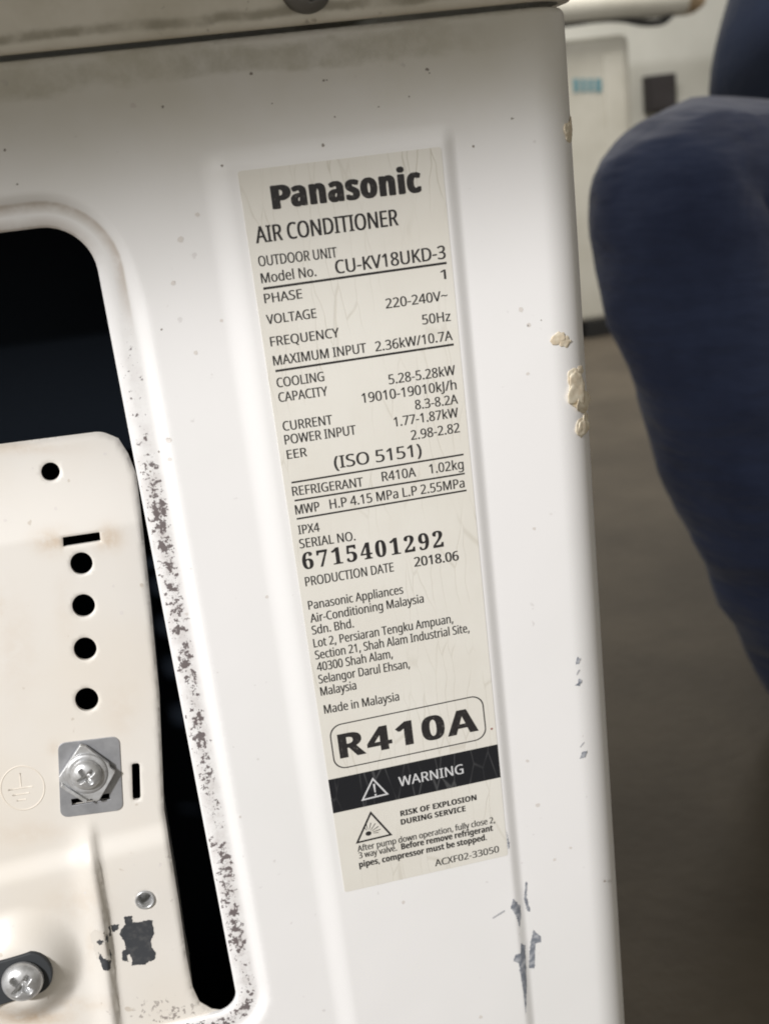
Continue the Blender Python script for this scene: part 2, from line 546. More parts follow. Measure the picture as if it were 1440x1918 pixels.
# --- the cabinet behind the panel
def cabinet():
    bm = bmesh.new()
    def quad(a, b, c, d):
        bm.faces.new([bm.verts.new(B(*q)) for q in (a, b, c, d)])
    xl, xr = PANEL_L, S0 + RAD
    d0, d1 = BASE, 640.0
    dr = BASE + RAD + 12
    t, b = -37.0, PANEL_BOT
    quad((xr - .3, t, dr - 1), (xr - .3, t, d1), (xr - .3, b, d1), (xr - .3, b, dr - 1))
    quad((xl, t, d0), (xl, b, d0), (xl, b, d1), (xl, t, d1))
    quad((xl, t, d1), (xr - .3, t, d1), (xr - .3, b, d1), (xl, b, d1))
    quad((xl, b, d0), (xr - .3, b, d0 + 16), (xr - .3, b, d1), (xl, b, d1))
    return from_bm('cabinet', bm, M_panel, UNIT, smooth=False)
CAB = cabinet()
bevel_box('darkening_box', B(PANEL_L + 6, 580, 62), B(S0 + RAD - 6, -30, 630), M_void, CAB, bev=0.006)  # black boxes added behind the panel so the opening looks dark
bevel_box('darkening_box', B(-40, 560, 8), B(S0 + RAD - 20, -30, 60), M_void, CAB, bev=0.004)
bevel_box('darkening_box', B(PANEL_L + 6, -1.5, 8), B(-41, -28, 60), M_void, CAB, bev=0.004)
for fx in (-150.0, 60.0):
    bevel_box('base_foot', B(fx, 619.5, 30), B(fx + 36, 584, 620), M_black, CAB, bev=0.003)

# --- lid with its skirt hanging over the panel
def lid():
    prof = [(-39.7, 3.6), (-39.6, 1.2), (-39.75, 0.0), (-40.4, -0.7), (-41.5, -0.9), (-43.0, -0.75), (-44.0, -0.35), (-45.0, -0.25), (-50, -0.25), (-60, -0.3), (-70, -0.3),
            (-73.5, 0.6), (-75.6, 2.6), (-76.4, 5.6), (-76.6, 10)]
    svals = list(np.arange(PANEL_L, S0, 12.0)) + list(np.arange(S0, S0 + RAD * 1.571, 1.3)) + [S0 + RAD * 1.5708, S0 + RAD * 1.571 + 300, S0 + RAD * 1.571 + 620]
    vs, fs = [], []
    for s in svals:
        for (y, d) in prof:
            x, dd = roll([s], [y], [d])
            vs.append(B(float(x[0]), y, float(dd[0])))
    m = len(prof)
    for i in range(len(svals) - 1):
        for k in range(m - 1):
            fs.append((i * m + k, (i + 1) * m + k, (i + 1) * m + k + 1, i * m + k + 1))
    # top face as a fan-free strip back to the far side
    top = [i * m + m - 1 for i in range(len(svals))]
    bl = len(vs); vs.append(B(PANEL_L, -76.6, 640))
    fs.append(tuple(top + [bl]))
    # underside, 14 mm in
    return from_data('lid', vs, fs, M_lid, UNIT)
LID = lid()
bm = bmesh.new(); bm.from_mesh(LID.data)
bmesh.ops.recalc_face_normals(bm, faces=bm.faces)
bm.to_mesh(LID.data); bm.free()
tag(LID, 'grimy beige lid skirt over the panel')

def lathe(name, prof, center, axis, material, parent, seg=40, cut=None):
    """prof: (radius, height) pairs in mm; axis: outward direction."""
    axis = Vector(axis).normalized()
    q = Vector((0, 0, 1)).rotation_difference(axis)
    vs, fs = [], []
    for i in range(seg):
        a = 2 * math.pi * i / seg
        for (r, h) in prof:
            p = Vector((r * math.cos(a), r * math.sin(a), h))
            if cut: p = cut(p)
            vs.append(Vector(center) + q @ (p / 1000.0))
    m = len(prof)
    for i in range(seg):
        j = (i + 1) % seg
        for k in range(m - 1):
            fs.append((i * m + k, j * m + k, j * m + k + 1, i * m + k + 1))
    if prof[-1][0] > 1e-6: fs.append(tuple(i * m + m - 1 for i in range(seg)))
    return from_data(name, vs, fs, material, parent)
def screw_prof(R, H, n=9):
    p = [(R * 0.55, -2.0), (R * 0.98, 0.0), (R, 0.25)]
    for k in range(1, n + 1):
        a = math.pi / 2 * k / n
        p.append((R * math.cos(a) if k < n else 0.0, 0.25 + H * math.sin(a)))
    return p
def recess(R, H, w=0.16, depth=0.75, rot=0.3):
    """pressed cross recess of a screw head"""
    def f(p):
        x = p.x * math.cos(rot) + p.y * math.sin(rot); y = -p.x * math.sin(rot) + p.y * math.cos(rot)
        r = math.hypot(x, y)
        arm = max(0, 1 - (min(abs(x), abs(y)) / (w * R)) ** 4)
        fade = max(0.0, 1 - (r / (0.62 * R)) ** 3)
        if p.z > 0.3: p = Vector((p.x, p.y, p.z - depth * H * arm * fade))
        return p
    return f
def dense_screw(name, R, H, center, axis, material, parent, rot=0.3, depth=0.8):
    prof = [(R * 0.55, -2.0), (R * 0.97, 0.0), (R, 0.3)]
    n = 26
    for k in range(1, n + 1):
        r = R * (1 - k / n)
        prof.append((r, 0.3 + H * math.sqrt(max(0, 1 - (r / R) ** 2.4))))
    return lathe(name, prof, center, axis, material, parent, seg=72, cut=recess(R, H, depth=depth, rot=rot))
x, y = P(572, -26, -0.3)
dense_screw('lid_screw', 7.9, 3.2, B(x, y, -0.25), (0, -1, 0), M_darkscrew, LID)

# --- inner valve plate: leans out towards its lower end and meets the panel there
def plate_base(x, y):
    return 40.0 - 33.0 * (y - 80.0) / 222.0
YF = PS(150, 997, plate_base)[1]
YB = PS(150, 1597, plate_base)[1]
ridge_px = [(166, 1540), (172, 1580), (181, 1640), (190, 1700), (200, 1780), (207, 1850), (216, 1925), (222, 1990)]
RIDGE = [PS(a, b, plate_base) for a, b in ridge_px]
BOSS = PS(44, 1806, plate_base)
def plate_depth(pts):
    pts = np.asarray(pts, float).reshape(-1, 2)
    x, y = pts[:, 0], pts[:, 1]
    d = plate_base(x, y)
    d = d + 0.20 * np.clip(YF - y, 0, None)                       # upper tab folded back
    d = d - 2.2 * sst(YB - 5, YB + 4, y + 0.04 * (x + 80))         # joggle outwards
    d = d + 2.0 * sst(YB + 6, YB + 45, y)
    # ridge
    dr = dist_np(RIDGE, pts, closed=False)
    rx = np.interp(y, [p[1] for p in RIDGE], [p[0] for p in RIDGE])
    side = x - rx
    on = sst(RIDGE[0][1] - 3, RIDGE[0][1] + 14, y)
    prof = np.where(side < 0, np.exp(-(side / 5.5) ** 2), np.exp(-(side / 1.7) ** 2))
    d = d - 3.4 * on * prof
    # boss round the mounting screw
    rb = np.hypot(x - BOSS[0], (y - BOSS[1]) * 0.95)
    d = d - 8.0 * (1 - sst(9.0, 23.0, rb))
    d = d + 0.10 * np.sin(x * 0.09) * np.sin(y * 0.05)
    # rolled outer edge
    return d
def plate_d(x, y): return float(plate_depth([(x, y)])[0])
def PP(px, py): return PS(px, py, plate_d)
out_px = [(-60, 841), (190, 809), (222, 822), (240, 850), (256, 890), (268, 990), (285, 1150), (299, 1300), (304, 1420), (308, 1520), (322, 1610), (335, 1690), (349, 1790), (361, 1852), (374, 1880), (398, 1894), (450, 1900), (470, 1990), (-140, 2050)]
outp = [PS(a, b, lambda x, y: plate_d(x, y)) for a, b in out_px]
outp = fillet(outp, [0, 9, 0, 0, 0] + [4] * 9 + [2, 2, 0, 0, 0], 6)
outp = resample(outp, 1.4)
def circ(px, py, rpx, n=36):
    out = []
    for k in range(n):
        a = 2 * math.pi * k / n
        out.append((px + rpx * math.cos(a), py + rpx * math.sin(a)))
    return [PP(*q) for q in out]
def rect_px(c, r=0.5):
    return fillet([PP(*q) for q in c], [r] * 4, 4)
holes = [circ(95, 884, 17.5), circ(153, 1056, 21.0), circ(157, 1135, 21.5), circ(160, 1216, 21.5), circ(163, 1311, 22.0),
         rect_px([(118, 1007), (187, 997), (189, 1014), (119, 1025)], 0.4),
         rect_px([(247, 1431), (262, 1430), (264, 1499), (249, 1500)], 1.0),
         rect_px([(128, 1492), (210, 1479), (213, 1497), (130, 1510)], 0.3),
         circ(273, 1684, 15.0)]
holes = [resample(h, 0.9) for h in holes]
px0, py0 = np.array(outp).min(axis=0); px1, py1 = np.array(outp).max(axis=0)
gpts = [(a + random.uniform(-.1, .1), b + random.uniform(-.1, .1)) for a in np.arange(px0, px1, 1.25) for b in np.arange(py0, py1, 1.25 + 0.0)
        if b > YF - 60]
ring = []
for h in [outp] + holes:
    n = len(h)
    for off in (-0.7, 0.7):
        for i in range(n):
            a = Vector(h[i - 1]); b = Vector(h[(i + 1) % n]); tt = (b - a)
            if tt.length < 1e-6: continue
            tt.normalize()
            ring.append((h[i][0] + tt.y * off, h[i][1] - tt.x * off))
V, F = cdt_sheet(outp, holes, gpts + ring, 0.45)
D = plate_depth(V)
eo = dist_np(outp, V)
D = D + 1.1 * (1 - sst(0.0, 1.8, eo)) ** 2
eh = np.full(len(V), 9.0)
for h in holes: eh = np.minimum(eh, dist_np(h, V))
D = D + 0.35 * (1 - sst(0.0, 0.7, eh))
vs = [B(a, b, c) for (a, b), c in zip(V, D)]
fs = [tuple(int(i) for i in f) for f in F]
def wall_loop(loop, extra, depth):
    d0 = plate_depth(np.array(loop)) + extra
    b0 = len(vs); n = len(loop)
    dv_ = depth(np.array(loop)) if callable(depth) else np.full(n, depth)
    for w_ in (0.0, 1.0):
        for (a, b), d, q_ in zip(loop, d0, dv_): vs.append(B(a, b, d + w_ * q_))
    for i in range(n):
        j = (i + 1) % n
        fs.append((b0 + i, b0 + j, b0 + n + j, b0 + n + i))
NS = len(vs)
wall_loop(outp, 1.1, lambda q_: 0.4 + 15.0 * sst(YF + 5, YF + 40, q_[:, 1]) * (1 - sst(PP(361, 1852)[1] - 6, PP(361, 1852)[1] + 1, q_[:, 1])))
for h in holes: wall_loop(h, 0.35, 1.2)
PLATE = from_data('valve_plate', vs, fs, M_plate, UNIT)
bm = bmesh.new(); bm.from_mesh(PLATE.data)
bmesh.ops.recalc_face_normals(bm, faces=bm.faces)
cf = min(bm.faces, key=lambda f: (f.calc_center_median() - vs[NS // 2]).length)
if cf.normal.y > 0: bmesh.ops.reverse_faces(bm, faces=bm.faces)
bm.to_mesh(PLATE.data); bm.free()
stain = np.zeros(NS)
pxy = np.array([proj(a, b, c) for (a, b), c in zip(V, D)])
def blob(cx, cy, rx, ry, amt):
    q = ((pxy[:, 0] - cx) / rx) ** 2 + ((pxy[:, 1] - cy) / ry) ** 2
    return amt * np.exp(-q)
for a in [(100, 1014, 32, 22, .75), (204, 1008, 24, 22, .85), (30, 840, 90, 10, .4), (30, 1210, 40, 90, .22), (230, 1330, 30, 60, .2), (60, 1560, 80, 22, .25), (150, 1690, 60, 40, .22), (120, 1140, 16, 60, .15), (60, 1905, 70, 16, .9), (-10, 1900, 60, 25, .6), (150, 1880, 60, 14, .35), (0, 1135, 12, 26, .5), (8, 1768, 16, 10, .5),
          (100, 1400, 10, 12, .35), (172, 1775, 10, 34, .35)]:
    stain = np.maximum(stain, blob(*a))
spat = np.maximum(blob(315, 1900, 95, 42, 1.0), blob(205, 1880, 30, 30, .5))
for a in [(315, 1600, 12, 25, .5), (320, 1680, 10, 60, .35)]: spat = np.maximum(spat, blob(*a))
set_attr(PLATE, 'stain', np.concatenate([stain, np.zeros(len(vs) - NS)]))
set_attr(PLATE, 'spatter', np.concatenate([spat, np.zeros(len(vs) - NS)]))
tag(PLATE, 'cream inner valve plate with a row of round holes')

# --- thin marks lying on a surface
def decal(name, polys, surf, material, parent, lift=0.07, step=0.6, rag=0.0, onto=PS, depthf=None, label=None):
    bm = bmesh.new()
    for poly in polys:
        q = [onto(a, b) for a, b in poly]
        q = resample(q, 0.35)
        if rag > 0:
            q = [(a + rag * noise.noise(Vector((a * 2.1, b * 2.1, 3.0))), b + rag * noise.noise(Vector((a * 2.1, b * 2.1, 9.0)))) for a, b in q]
        A = np.array(q)
        lo, hi = A.min(axis=0), A.max(axis=0)
        g = [(u, v) for u in np.arange(lo[0], hi[0], step) for v in np.arange(lo[1], hi[1], step)]
        if not g: g = [tuple(A.mean(axis=0))]
        V, F = cdt_sheet(q, [], g, 0.15)
        d = depthf(V) - lift
        vv = [bm.verts.new(B(a, b, c)) for (a, b), c in zip(V, d)]
        for f in F:
            try:
                fc = bm.faces.new([vv[i] for i in f])
            except ValueError:
                continue
    bm.normal_update()
    for f in bm.faces:
        if f.normal.y > 0: f.normal_flip()
    o = from_bm(name, bm, material, parent)
    if label: o['label'] = label
    return o
def on_panel(px, py): return PS(px, py, panel_d)
pd = dict(surf=None, onto=on_panel, depthf=base_depth)
pl = dict(surf=None, onto=PP, depthf=plate_depth)
def sc_px(pts, ox, oy, k): return [(ox + a / k, oy + b / k) for a, b in pts]
q = lambda pts: sc_px(pts, 840, 1350, 2.4)
scuffs = [
    ([q([(290, 800), (320, 830), (325, 870), (318, 930), (305, 880), (278, 840)])], 'dark scuff on the emboss edge below the label'),
    ([q([(345, 725), (353, 725), (350, 790), (368, 858), (350, 850), (338, 800)])], 'thin upright scratch beside the emboss edge'),
    ([q([(380, 940), (415, 970), (415, 995), (390, 1000), (385, 1115), (360, 1110), (365, 1010)])], 'hooked grey scuff right of the emboss edge'),
    ([q([(325, 1000), (342, 1010), (345, 1060), (350, 1180), (346, 1320), (334, 1210), (315, 1090), (290, 1080), (300, 1050), (322, 1045)])], 'long tapering scuff down the emboss edge'),
    ([q([(600, 140), (622, 135), (612, 165), (588, 172)])], None),
    ([q([(256, 490), (266, 520), (274, 575), (266, 572), (262, 520)])], None),
    ([sc_px([(222, 1455), (240, 1460), (228, 1490), (210, 1490)], 1000, 700, 2.741)], None),
    ([sc_px([(228, 1560), (245, 1575), (235, 1600), (205, 1602), (222, 1590)], 1000, 700, 2.741)], None),
]
for polys, lb in scuffs:
    decal('scuff_mark', polys, None, M_scuff, PANEL, lift=0.06, rag=0.55, onto=on_panel, depthf=base_depth, label=lb)
for polys in [[q([(195, 885), (250, 850), (253, 858), (200, 890)])], [q([(588, 118), (606, 95), (610, 98), (594, 120)])],
              [sc_px([(215, 1545), (228, 1518), (234, 1522), (220, 1548)], 1000, 700, 2.741)]]:
    decal('scuff_mark', polys, None, M_faint, PANEL, lift=0.05, rag=0.2, onto=on_panel, depthf=base_depth)

# flecks of dirt on the panel
def flecks(name, spots, onto, depthf, material, parent):
    polys = []
    for (cx, cy, r) in spots:
        r *= 0.85
        n = 9
        ph = random.random() * 6
        polys.append([(cx + r * (0.75 + 0.5 * random.random()) * math.cos(ph + 6.283 * k / n), cy + r * (0.7 + 0.5 * random.random()) * math.sin(ph + 6.283 * k / n)) for k in range(n)])
    o = decal(name, polys, None, material, parent, lift=0.05, step=0.5, onto=onto, depthf=depthf)
    return tag(o, kind='stuff')
flecks('dirt_flecks', [(605, 272, 4), (800, 130, 4.2), (804, 137, 2), (627, 219, 2.2), (606, 151, 3), (612, 150, 2), (471, 138, 4), (510, 194, 2), (10, 281, 3), (305, 200, 3), (33, 345, 2.5), (958, 222, 2.5), (886, 274, 3),
                       (416, 310, 3), (766, 181, 2), (709, 200, 2), (961, 222, 1.5), (1132, 1650, 3), (988, 610, 2.2), (303, 617, 2.6), (298, 846, 2.4), (282, 883, 2.2), (1013, 600, 1.6)], on_panel, base_depth, M_speck, PANEL)
flecks('pale_dirt_flecks', [(250, 198, 7), (325, 530, 6), (339, 448, 7), (370, 402, 5), (367, 660, 5), (317, 824, 7), (318, 860, 5), (975, 580, 6), (990, 608, 5), (987, 1425, 4), (1007, 1508, 5), (1068, 1588, 3), (1038, 1610, 4), (500, 1118, 4), (988, 700, 4), (1000, 990, 4),
                            (755, 1690, 4), (900, 1905, 4), (415, 600, 4), (350, 1150, 4), (450, 1530, 3)], on_panel, base_depth, M_fleck2, PANEL)

# dried sealant lumps on the corner
def sealant(lumps, lb):
    bm = bmesh.new()
    for (px, py, rx, ry, h) in lumps:
        s, y = corner_hit(px, py)
        x, yy, d = panel_pt(s, y)
        a = min(max((s - S0) / RAD, 0), math.pi / 2)
        nrm = Vector((math.sin(a), -math.cos(a), 0)); tg = Vector((math.cos(a), math.sin(a), 0)); up = Vector((0, 0, 1))
        r = bmesh.ops.create_icosphere(bm, subdivisions=4, radius=1.0)
        sd = random.random() * 50
        for v in r['verts']:
            c0 = v.co.copy()
            k = 1.08 + 0.42 * noise.noise(c0 * 1.3 + Vector((sd, 0, 0))) + 0.12 * noise.noise(c0 * 3.0 + Vector((0, sd, 0))) + 0.03 * noise.noise(c0 * 8 + Vector((0, 0, sd)))
            c1 = c0 * k
            v.co = B(x, y, d) + (tg * c1.x * rx + up * c1.y * ry + nrm * (c1.z * h * 0.42)) / 1000.0
    o = from_bm('sealant_lump', bm, M_putty, PANEL)
    o['label'] = lb
sealant([(1045, 634, 2.7, 1.9, 0.9), (1058, 640, 2.2, 1.7, 0.8)], 'small cream sealant smear on the rounded corner')
sealant([(1075, 712, 3.4, 3.6, 1.2), (1080, 735, 4.2, 4.8, 1.4), (1092, 752, 5.0, 3.4, 1.0), (1085, 695, 2.4, 1.6, 0.6)], 'largest cream sealant lump on the corner')
sealant([(1090, 800, 3.8, 3.2, 1.2), (1096, 786, 2.6, 2.4, 0.8)], 'drop of cream sealant below the largest lump')
sealant([(1064, 248, 3.6, 3.0, 1.1), (1070, 234, 3.0, 2.8, 0.9)], 'uppermost cream chip on the corner')

# --- things fixed to the valve plate
def plate_obj_pt(px, py, lift=0.0):
    x, y = PP(px, py)
    return B(x, y, plate_d(x, y) - lift)
PN = Vector((0, -1, -33.0 / 222.0)).normalized()      # outward normal of the leaning plate
PN = Vector((0, -math.cos(math.atan(33 / 222)), math.sin(math.atan(33 / 222))))
def slab(name, px_poly, lift0, lift1, material, parent, rad=0.0, hole_px=None, bev=0.25, tilt=None):
    pts = [PP(*p) for p in px_poly]
    if rad: pts = fillet(pts, [rad] * len(pts), 5)
    hl = []
    if hole_px: hl = [[PP(*p) for p in hole_px]]
    V, F = cdt_sheet(pts, hl, [tuple(np.mean(pts, axis=0))] if not hl else np.zeros((0, 2)), 0.01)
    tf = tilt or (lambda a, b: 0.0)
    loops = [pts] + hl
    bd = np.array([plate_base(a, b) for a, b in V])
    vs = [B(a, b, d - lift1 - tf(a, b)) for (a, b), d in zip(V, bd)]
    fs = [tuple(int(i) for i in f) for f in F]
    for l in loops:
        b0 = len(vs); n = len(l)
        for lf in (lift1, lift0):
            for a, b in l: vs.append(B(a, b, plate_base(a, b) - lf - (tf(a, b))))
        for i in range(n):
            j = (i + 1) % n
            fs.append((b0 + i, b0 + j, b0 + n + j, b0 + n + i))
    bm = bmesh.new()
    me = bpy.data.meshes.new('t'); me.from_pydata([tuple(v) for v in vs], [], fs); bm.from_mesh(me); bpy.data.meshes.remove(me)
    bmesh.ops.remove_doubles(bm, verts=bm.verts, dist=1e-6)
    bmesh.ops.recalc_face_normals(bm, faces=bm.faces)
    if bev:
        ed = [e for e in bm.edges if e.is_manifold and e.calc_face_angle(0) > 0.9]
        bmesh.ops.bevel(bm, geom=ed, offset=bev / 1000.0, segments=2, affect='EDGES', profile=0.5)
    o = from_bm(name, bm, material, parent, smooth=False)
    return o
GP = slab('ground_plate', [(109, 1392), (224, 1378), (231, 1516), (114, 1531)], -0.4, 0.35, M_galv, PLATE, rad=2.6,
          hole_px=[(134, 1496), (205, 1485), (207, 1496), (136, 1508)], bev=0.12)
GP['label'] = 'bare grey steel square round the earth screw'
tl = PP(165, 1443)
tf = lambda a, b: 0.05 * (a - tl[0]) + 0.03 * (b - tl[1])
slab('clamp_washer', [(151, 1390), (163, 1393), (205, 1423), (207, 1430), (217, 1438), (187, 1491), (180, 1493), (172, 1488), (166, 1494), (113, 1460), (112, 1449)], 1.3, 2.9, M_zinc, PLATE, rad=0.5, bev=0.28, tilt=tf)
slab('clamp_washer', [(118, 1459), (165, 1487), (163, 1493), (115, 1465)], 1.2, 4.4, M_zinc, PLATE, rad=0.25, bev=0.2, tilt=tf)
x, y = PP(164, 1443)
lathe('spring_washer', [(7.4, 0.0), (7.6, 0.5), (7.3, 0.95), (6.2, 1.05), (4.0, 1.0)], B(x, y, plate_base(x, y)) + PN * 0.0029, PN, M_zinc, PLATE, seg=56)
dense_screw('earth_screw', 5.7, 3.0, B(x, y, plate_base(x, y)) + PN * 0.0038, PN, M_zinc, PLATE, rot=0.5, depth=0.85)
M_pad = mat('dark_grey_rubber', (0.030, 0.033, 0.036), 0.65)
slab('rubber_pad', [(-120, 1810), (58, 1781)] + [(60 + 40 * math.sin(math.radians(a_)), 1820 - 39 * math.cos(math.radians(a_))) for a_ in range(10, 180, 14)] + [(-120, 1890)], 7.4, 9.8, M_pad, PLATE, bev=0.5)
x, y = PP(46, 1836)
dense_screw('mounting_screw', 7.5, 4.6, B(x, y, plate_base(x, y)) + PN * 0.0102, PN, M_zinc, PLATE, rot=0.75, depth=0.75)
lathe('screw_shank', [(2.4, 0.0), (2.4, 24.0)], B(x, y, plate_base(x, y)) - PN * 0.018, PN, M_zinc, PLATE, seg=20)
x, y = PP(272, 1685)
lathe('threaded_insert', [(3.7, -0.2), (3.75, 0.35), (3.5, 0.7), (3.1, 0.75), (2.75, 0.45), (2.55, -0.6), (2.3, -0.8), (2.45, -1.3), (2.2, -1.6), (2.3, -3.5), (2.1, -6.0)], B(x, y, plate_d(x, y)), PN, M_zinc, PLATE, seg=40)

z = lambda pts: sc_px(pts, 0, 1640, 4.364)
o = decal('black_paint_patch', [z([(1015, 335), (1080, 330), (1085, 385), (1195, 370), (1210, 360), (1250, 365), (1260, 470), (1235, 540), (1245, 590), (1275, 640), (1265, 690), (1220, 700), (1190, 725), (1075, 735), (1085, 690), (1060, 640), (1040, 650), (1050, 705), (1000, 690), (1000, 620), (1030, 600), (1020, 540), (980, 480), (990, 440), (1025, 400)])],
          None, M_black, PLATE, rag=0.5, onto=PP, depthf=plate_depth, lift=0.08, label='ragged black paint patch below the threaded hole')
decal('black_paint_patch', [z([(870, 430), (975, 400), (965, 440), (915, 470), (890, 540), (862, 535), (880, 470)]), z([(805, 620), (850, 675), (910, 690), (905, 760), (850, 770), (820, 710)]),
                            z([(790, 540), (815, 520), (850, 545), (830, 565), (805, 560)]), z([(905, 545), (925, 600), (915, 680), (895, 640)])],
      None, M_black, PLATE, rag=0.7, onto=PP, depthf=plate_depth, lift=0.08, label='flaking remains of black paint across the ridge')
decal('adhesive_residue', [z([(735, 470), (800, 440), (860, 470), (850, 540), (900, 560), (900, 640), (860, 680), (830, 640), (800, 690), (770, 600)])],
      None, M_residue, PLATE, rag=1.2, onto=PP, depthf=plate_depth, lift=0.05)
# pressed earth symbol
def tube(name, pts, r, material, parent, seg=8, closed=False):
    vs, fs = [], []
    n = len(pts)
    for i in range(n):
        a = pts[i - 1] if (i > 0 or closed) else pts[i]
        b = pts[(i + 1) % n] if (i < n - 1 or closed) else pts[i]
        t = (Vector(b) - Vector(a)).normalized()
        u = t.cross(Vector((0, 0, 1)))
        if u.length < 1e-3: u = t.cross(Vector((1, 0, 0)))
        u.normalize(); w = t.cross(u)
        for k in range(seg):
            q_ = 2 * math.pi * k / seg
            rr = r(i / max(1, n - 1)) if callable(r) else r
            vs.append(Vector(pts[i]) + (u * math.cos(q_) + w * math.sin(q_)) * rr)
    m = n if closed else n - 1
    for i in range(m):
        j = (i + 1) % n
        for k in range(seg):
            k2 = (k + 1) % seg
            fs.append((i * seg + k, j * seg + k, j * seg + k2, i * seg + k2))
    if not closed:
        fs.append(tuple(range(seg - 1, -1, -1))); fs.append(tuple((n - 1) * seg + k for k in range(seg)))
    return from_data(name, vs, fs, material, parent)
M_emb = mat('pressed_symbol_enamel', (0.72, 0.655, 0.56), 0.5)
ex, ey = 43, 1476
tube('earth_symbol', [plate_obj_pt(ex + 41 * math.cos(k * 6.2832 / 48), ey + 41 * math.sin(k * 6.2832 / 48), -0.16) for k in range(48)], 0.00032, M_emb, PLATE, closed=True)
for a, b in [((38, 1448), (40, 1474)), ((16, 1480), (62, 1473)), ((24, 1490), (56, 1485)), ((32, 1500), (50, 1497))]:
    tube('earth_symbol', [plate_obj_pt(a[0] + (b[0] - a[0]) * k / 4, a[1] + (b[1] - a[1]) * k / 4, -0.16) for k in range(5)], 0.00032, M_emb, PLATE)
flecks('dirt_flecks', [(160, 1672, 3), (252, 1620, 2), (134, 1882, 3), (213, 1098, 3.5), (228, 1148, 5), (62, 877, 2.5), (300, 1620, 4), (197, 850, 4), (10, 975, 4), (105, 952, 4), (116, 1395, 4), (25, 1735, 3)], PP, plate_depth, M_fleck2, PLATE)

# ------------------------------------------------------------------ the rating label
W, H = 65.0, 264.9
rect = fillet([(0, 0), (W, 0), (W, H), (0, H)], [0.9] * 4, 4)
V, F = cdt_sheet(resample(rect, 4), [], [(a, b) for a in np.arange(3, W, 6) for b in np.arange(3, H, 6)], 0.5)
vs = [B(a, b, 0.0) for a, b in V]
fs = [tuple(int(i) for i in f) for f in F]
b0 = len(vs); rr = resample(rect, 4); n = len(rr)
for dep in (0.0, 0.3):
    for a, b in rr: vs.append(B(a, b, dep))
for i in range(n): fs.append((b0 + i, b0 + (i + 1) % n, b0 + n + (i + 1) % n, b0 + n + i))
LABEL = from_data('rating_label', vs, fs, M_label, UNIT, smooth=False)
bm = bmesh.new(); bm.from_mesh(LABEL.data); bmesh.ops.recalc_face_normals(bm, faces=bm.faces)
for f in bm.faces:
    if abs(f.normal.y) > 0.9 and f.normal.y > 0: f.normal_flip()
bm.to_mesh(LABEL.data); bm.free()
tag(LABEL, 'tall cream rating label with black printed lines and a dark warning band')

fdir = bpy.utils.system_resource('DATAFILES', path='fonts')
def load_font(fn):
    try:
        return bpy.data.fonts.load(os.path.join(fdir, fn))
    except Exception:
        return None
FM = load_font('NotoSansMath-Regular.woff2')
FC = load_font('Noto Sans CJK Regular.woff2')
def bold(s, U=0x1D5D4, L=0x1D5EE, Dg=0x1D7EC):
    if FM is None: return s
    return ''.join(chr(U + ord(c) - 65) if 'A' <= c <= 'Z' else chr(L + ord(c) - 97) if 'a' <= c <= 'z' else chr(Dg + ord(c) - 48) if c.isdigit() else c for c in s)
def serif(s): return bold(s, 0x1D400, 0x1D41A, 0x1D7CE)
def text_mesh(body, font, spacing=1.0):
    cu = bpy.data.curves.new('t', 'FONT')
    cu.body = body
    if font: cu.font = font
    cu.resolution_u = 5
    cu.space_character = spacing
    ob = bpy.data.objects.new('t', cu)
    COL.objects.link(ob)
    bpy.context.view_layer.update()
    dg = bpy.context.evaluated_depsgraph_get()
    me = bpy.data.meshes.new_from_object(ob.evaluated_get(dg))
    bpy.data.objects.remove(ob); bpy.data.curves.remove(cu)
    v = np.array([tuple(q.co) for q in me.vertices])
    f = [tuple(p.vertices) for p in me.polygons]
    bpy.data.meshes.remove(me)
    return v, f
CAPS = {}
def cap_of(font, kind):
    k = (font.name if font else None, kind)
    if k not in CAPS:
        v, _ = text_mesh({'r': 'H', 'b': bold('H'), 's': serif('1')}[kind], font)
        CAPS[k] = v[:, 1].max()
    return CAPS[k]
def text(body, bl, br, cap_px, font=FM, kind='r', material=M_ink2, smear=(-0.07, 0.07), spacing=1.0, lift=0.06, hscale=1.0):
    s = {'r': body, 'b': bold(body), 's': serif(body)}[kind]
    v, f = text_mesh(s, font, spacing)
    cap = cap_of(font, kind)
    (x0, ya), (x1, yb) = P(*bl), P(*br)
    yt = P(bl[0], bl[1] - cap_px)[1]
    cm = (ya - yt) * hscale
    k = cm / cap
    lo, hi = v[:, 0].min(), v[:, 0].max()
    smear = [q if isinstance(q, tuple) else (q, 0.0) for q in smear]
    sm = max([abs(q[0]) for q in smear] + [0])
    kx = (x1 - x0 - 2 * sm) / (hi - lo)
    vs, fs = [], []
    for i, (dx, dy) in enumerate([(0.0, 0.0)] + smear):
        b0 = len(vs)
        for p in v:
            u = (p[0] - lo) / (hi - lo)
            vs.append(B(x0 + sm + dx + (p[0] - lo) * kx, ya + (yb - ya) * u - p[1] * k + dy, -lift - 0.012 * i))
        fs += [tuple(b0 + q for q in ff) for ff in f]
    o = from_data('printed_text', vs, fs, material, LABEL, smooth=False)
    return o
T = text
HEAVY = ((-0.5, 0), (-0.26, 0.15), (-0.26, -0.15), (0.26, 0.15), (0.26, -0.15), (0.5, 0))
T('P', (511, 391.5), (548, 387), 43, kind='b', material=M_ink, smear=HEAVY)
T('anasonic', (546.5, 386.5), (790, 358.5), 43, kind='b', material=M_ink, smear=HEAVY, hscale=1.12, spacing=1.09)
T('AIR CONDITIONER', (480, 456), (746.7, 421.7), 31.5, smear=(-0.15, 0.15), material=M_ink)
T('OUTDOOR UNIT', (485, 499.3), (632, 481.5), 19.5)
T('Model No.', (490, 530.7), (593, 516.7), 19)
T('CU-KV18UKD-3', (629, 513), (835, 484), 25.5, smear=(-0.12, 0.12))
